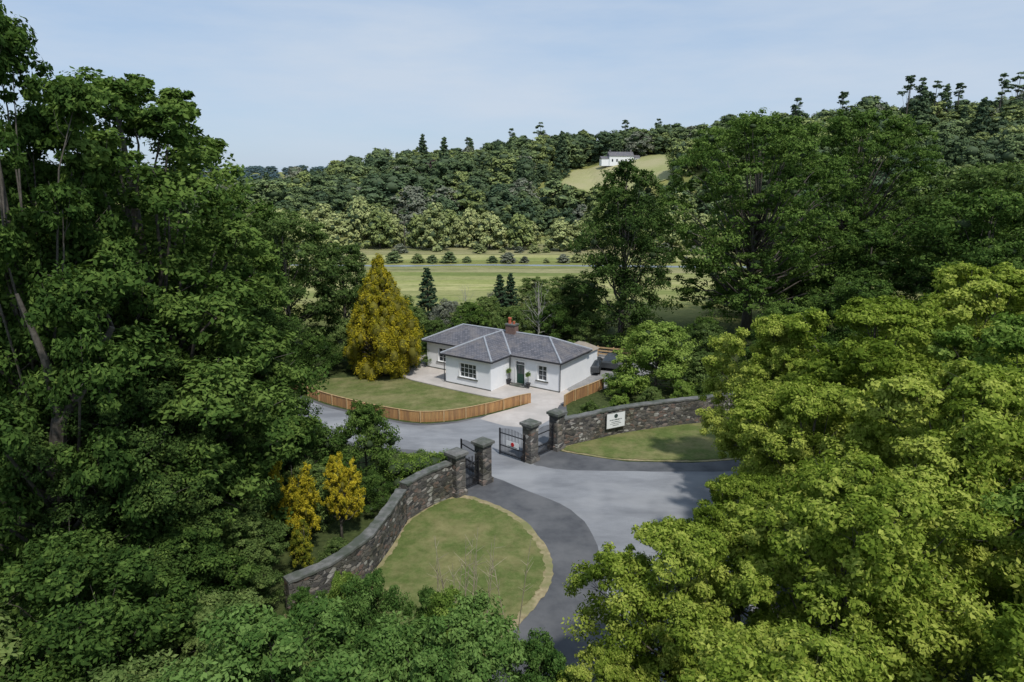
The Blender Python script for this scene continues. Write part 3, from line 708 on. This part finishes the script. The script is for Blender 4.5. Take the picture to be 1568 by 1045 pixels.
for i,(x,y,s,sz,mt) in enumerate([(-9.7,42.2,.85,1.08,'oak'),(-8.4,37.8,.5,.55,'oak'),(-13,40,1,1,'oak'),(-16.5,47.5,.9,1.0,'oakdk'),(-12,37.0,.8,.7,'mid'),(-6.2,41.6,.45,.5,'mid'),(-9,31.5,.35,.35,'mid'),(-14.5,35,.9,.9,'oak'),
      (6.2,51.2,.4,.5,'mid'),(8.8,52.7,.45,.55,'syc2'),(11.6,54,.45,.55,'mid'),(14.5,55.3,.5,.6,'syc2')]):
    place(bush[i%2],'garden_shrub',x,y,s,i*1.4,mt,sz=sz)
rg=random.Random(4); bs=[]
for i in range(40):
    t=i/39; bs.append((-7.2+3.2*t+rg.uniform(-.3,.3),39.9+1.4*t+rg.uniform(-.5,.5),rg.choice([1.0,1.9]),.6))
hm=tree_mesh('hedge',bs,8,40,.12,130,None,('syc2','bark','core'),.9,.5,.2,.7); place(hm,'garden_hedge',0,0,z=.1)
place(cyp,'golden_cypress_tree',-13.1,67.3,1.02,.4,'gold')
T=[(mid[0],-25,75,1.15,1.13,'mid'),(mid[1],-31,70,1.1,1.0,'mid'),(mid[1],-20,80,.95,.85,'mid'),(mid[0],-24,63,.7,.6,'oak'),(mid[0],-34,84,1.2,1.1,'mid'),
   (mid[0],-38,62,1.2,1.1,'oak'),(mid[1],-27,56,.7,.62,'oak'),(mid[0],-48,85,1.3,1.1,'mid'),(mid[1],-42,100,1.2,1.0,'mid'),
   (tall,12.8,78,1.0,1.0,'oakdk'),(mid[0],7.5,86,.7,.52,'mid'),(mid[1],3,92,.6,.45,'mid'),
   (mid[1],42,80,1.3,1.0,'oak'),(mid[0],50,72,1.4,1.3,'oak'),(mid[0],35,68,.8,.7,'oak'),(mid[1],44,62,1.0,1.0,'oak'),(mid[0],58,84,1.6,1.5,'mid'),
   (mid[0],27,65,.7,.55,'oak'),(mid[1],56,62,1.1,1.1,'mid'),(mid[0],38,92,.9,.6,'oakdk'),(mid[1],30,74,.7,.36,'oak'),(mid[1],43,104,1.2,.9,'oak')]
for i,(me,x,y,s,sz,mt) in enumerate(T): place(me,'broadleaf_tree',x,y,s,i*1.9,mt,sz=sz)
place(spread,'spreading_oak_tree',29.5,84,.95,.6,'oak'); place(spread,'spreading_oak_tree',48,98,.95,2.6,'oak',sz=1.0)
place(con,'spruce_tree',-11,88,.95,.2); place(con,'spruce_tree',-1.6,88,.85,1.2,sz=.85); place(con,'spruce_tree',-.2,89,.8,2.2,sz=.85)
place(bush[0],'rounded_shrub',13.3,60.5,1.55,.5,'syc2',sz=1.35); place(bush[1],'rounded_shrub',10.6,60.0,.7,.9,'syc2',sz=.65); place(bush[0],'rounded_shrub',17.5,58.5,1.0,2.9,'mid',sz=.9)
for i,(x,y,s,mt) in enumerate([(-17,70,1,'mid'),(-20,67,.9,'oak'),(-10,70.5,.55,'mid'),(-9,77,.8,'mid'),(-5,80,1,'oak'),(0,80,1,'mid'),(5,80,.95,'oak'),(9,79,.9,'mid'),(-12,78,1.0,'mid'),(-8,84,1.0,'forest4'),(4,84,1.2,'mid'),(-14,84,1.1,'oak'),(14,74,.7,'syc2'),(17,73,.9,'oak'),(20,68,1,'mid'),(23,62,.9,'oak'),(-22,61.5,.7,'mid'),(-24,66,1,'oak'),(-3,84,1.0,'mid'),(9,88,1.2,'willow'),(-19,92,1.3,'mid'),(22,76,.9,'oak'),(31,98,1.1,'oak'),(-2,92,.9,'forest4')]):
    place(bush[i%2],'hedgerow_shrub',x,y,s,i*2.3,mt)
for (u,vv) in ((.2,2.75),(2.45,2.7)):
    c,s_=math.cos(math.radians(-33.5)),math.sin(math.radians(-33.5)); x=-2+u*c-vv*s_; y=61.5+u*s_+vv*c
    e=empty('potted_tree',(x,y,.1)); b=MB(); b.lathe((0,0,0),[(.16,0),(.24,.38),(.27,.38),(.27,.44)],14); b.build('pot',['gutter'],e)
    b=MB(); b.tube([(0,0,.4),(0,0,1.1)],.03,6); b.build('stem',['bark'],e)
    me=tree_mesh('topiary_ball',[(0,0,1.3,.26)],22,40,.07,140,None,('syc2','bark','core'),1,.4,0,.8); o=place(me,'leaf_ball',0,0,z=0); o.parent=e
rg=random.Random(8); b=MB()
for k in range(18):
    x=-1.9+rg.gauss(0,.8); y=25.0+rg.gauss(0,.6); h=rg.uniform(3.6,6.0); top=Vector((x+rg.gauss(0,.5),y+rg.gauss(0,.4),h))
    b.tube([(x,y,0),Vector((x,y,0)).lerp(top,.6),top],[.026,.018,.007],4)
    for j in range(8):
        t=rg.uniform(.5,.95); p=Vector((x,y,0)).lerp(top,t); q=p+Vector((rg.gauss(0,.25),rg.gauss(0,.2),rg.uniform(.2,.55))); b.tube([p,q],[.013,.005],4)
b.build('dry_stalks',['twig'])
for (x,y) in ((-9,188),(-30,192)):
    b=MB(); b.tube([(0,0,-.3),(0,0,9)],[.16,.11],8); b.bx(-1,1,-.06,.06,8.3,8.45); o=b.build('utility_pole',['bark']); o.location=(x,y,0); o.scale=(1,1,.8)

# ---------------------------------------------------------------- woodland masses
rg=random.Random(77)
row=empty('riverside_willows')
for i in range(27):
    x=-75+i*5.4+rg.uniform(-1.8,1.8); y=rg.uniform(182,197)
    s=rg.uniform(.75,1.25); place(rg.choice(wil),'willow_%d'%i,x,y,s,rg.uniform(0,6),rg.choice(['willow','willow','willow','forest3']),parent=row,sz=s*rg.uniform(.95,1.35))
for i in range(76):
    x=-130+i*3.4+rg.uniform(-2,2); y=rg.uniform(218,254)
    s=rg.uniform(.9,1.4); place(rg.choice(wil),'willow_b%d'%i,x,y,s,rg.uniform(0,6),rg.choice(['forest2','forest','forest','forest3','willow','forest4']),parent=row)
for i in range(22):
    x=rg.choice([rg.uniform(-110,-72),rg.uniform(72,110)]); y=rg.uniform(140,190); place(rg.choice(wil),'willow_c%d'%i,x,y,rg.uniform(.9,1.4),rg.uniform(0,6),rg.choice(['willow','forest3','mid']),parent=row)
hl=empty('field_hedge')
for i in range(60):
    x=-62+i*2.1+rg.uniform(-.9,.9)
    if rg.random()<.25: continue
    yy=(157 if i%2 else 177)+rg.uniform(-.7,.7)+.02*x
    s=rg.uniform(.12,.30); place(rg.choice(wil),'hedge_%d'%i,x,yy,s*1.6,rg.uniform(0,6),rg.choice(['forest','forest3','willow','forest4']),parent=hl,sz=s)
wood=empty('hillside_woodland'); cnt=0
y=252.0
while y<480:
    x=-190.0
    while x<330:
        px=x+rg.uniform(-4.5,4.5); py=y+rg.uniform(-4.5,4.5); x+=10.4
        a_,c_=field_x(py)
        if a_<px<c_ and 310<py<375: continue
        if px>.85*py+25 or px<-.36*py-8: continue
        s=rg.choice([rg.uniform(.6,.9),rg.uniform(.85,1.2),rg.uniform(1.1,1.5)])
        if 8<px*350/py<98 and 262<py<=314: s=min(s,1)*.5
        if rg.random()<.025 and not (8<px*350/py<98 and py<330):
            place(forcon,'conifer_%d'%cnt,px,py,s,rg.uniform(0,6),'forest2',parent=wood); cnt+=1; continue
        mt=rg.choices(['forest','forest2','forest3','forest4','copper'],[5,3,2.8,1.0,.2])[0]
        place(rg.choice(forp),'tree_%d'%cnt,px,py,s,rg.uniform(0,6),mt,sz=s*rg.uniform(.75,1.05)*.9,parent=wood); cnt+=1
    y+=10.4
wood2=empty('valley_woodland')
for i in range(300):
    px=rg.uniform(58,240); py=rg.uniform(104,255)
    if px/py<.43 or px/py>.9: continue
    s=rg.uniform(.7,1.15); mt=rg.choices(['forest','forest2','forest3'],[5,4,1.5])[0]
    place(rg.choice(mid if py<150 else forp),'tree_%d'%i,px,py,s,rg.uniform(0,6),mt if py>=150 else rg.choice(['oak','mid','mid']),parent=wood2)
for i in range(110):
    px=rg.uniform(-150,-45); py=rg.uniform(104,180)
    if px/py>-.42 or px/py<-.9: continue
    s=rg.uniform(.5,.75); place(rg.choice(mid),'tree_l%d'%i,px,py,s,rg.uniform(0,6),rg.choice(['mid','oak','forest3']),parent=wood2)
wood3=empty('far_woodland')
for i in range(420):
    near=i<150
    px=rg.uniform(-420,-100) if near else rg.uniform(-1300,-300); py=rg.uniform(330,1000) if near else rg.uniform(1200,1650)
    if near and px/py>-.34: continue
    s=rg.uniform(.7,1.1)*(1.0 if near else 2.0)
    if px/py<-.85: continue
    place(rg.choice(forp),'tree_%d'%i,px,py,s,rg.uniform(0,6),rg.choice(['forest','forest4','forest3']) if near else 'far_haze',parent=wood3,sz=s*(.8 if near else .5))
for i,(x,y,s) in enumerate([(165,300,1.55),(171,302,1.45),(175,298,1.35),(136,296,1.4),(205,302,1.45),(213,304,1.5),(186,300,1.25),(118,298,1.4),(-58,452,1.3),(-28,450,1.25),(0,452,1.45),(18,450,1.6),(70,440,1.35),(90,440,1.3)]):
    place(pines[i%3],'pine_tree',x,y,s*.95,i*1.2,sz=s)

# ---------------------------------------------------------------- light, world, camera
el=math.radians(57); az=math.radians(155)
S=Vector((math.sin(az)*math.cos(el),math.cos(az)*math.cos(el),math.sin(el)))
L=bpy.data.lights.new('sun','SUN'); L.energy=3.2; L.angle=math.radians(3.0); L.color=(1,.97,.92)
lo=bpy.data.objects.new('sun',L); COL.objects.link(lo); lo.rotation_euler=S.to_track_quat('Z','Y').to_euler()
w=bpy.data.worlds.new('World'); scene.world=w; w.use_nodes=True; nt=w.node_tree; nt.nodes.clear()
out=N(nt,'ShaderNodeOutputWorld'); bg=N(nt,'ShaderNodeBackground'); bg.inputs[1].default_value=.15
sky=N(nt,'ShaderNodeTexSky'); sky.sky_type='NISHITA'; sky.sun_disc=False; sky.sun_elevation=el; sky.sun_rotation=az
sky.dust_density=.6; sky.ozone_density=3.0; sky.altitude=0
tc=N(nt,'ShaderNodeTexCoord').outputs['Generated']
base=mix(nt,.70,sky.outputs[0],(2.25,3.25,4.75))
v=mapping(nt,tc,(1.0,1.0,5))
cl=noise(nt,v,1.6,8,.58)
f=ramp(nt,cl,[(.34,(0,0,0)),(.70,(.85,.85,.85))])
c=mix(nt,f,base,(4.0,4.55,5.3))
nt.links.new(c,bg.inputs[0]); nt.links.new(bg.outputs[0],out.inputs[0])
cam=bpy.data.cameras.new('camera'); cam.sensor_width=36; cam.lens=24; cam.clip_end=9000; cam.clip_start=.1
co=bpy.data.objects.new('camera',cam); COL.objects.link(co); co.location=(0,0,20); co.rotation_euler=(math.radians(90-13.8),0,0)
scene.camera=co
scene.view_settings.view_transform='Standard'; scene.view_settings.look='None'; scene.view_settings.exposure=0
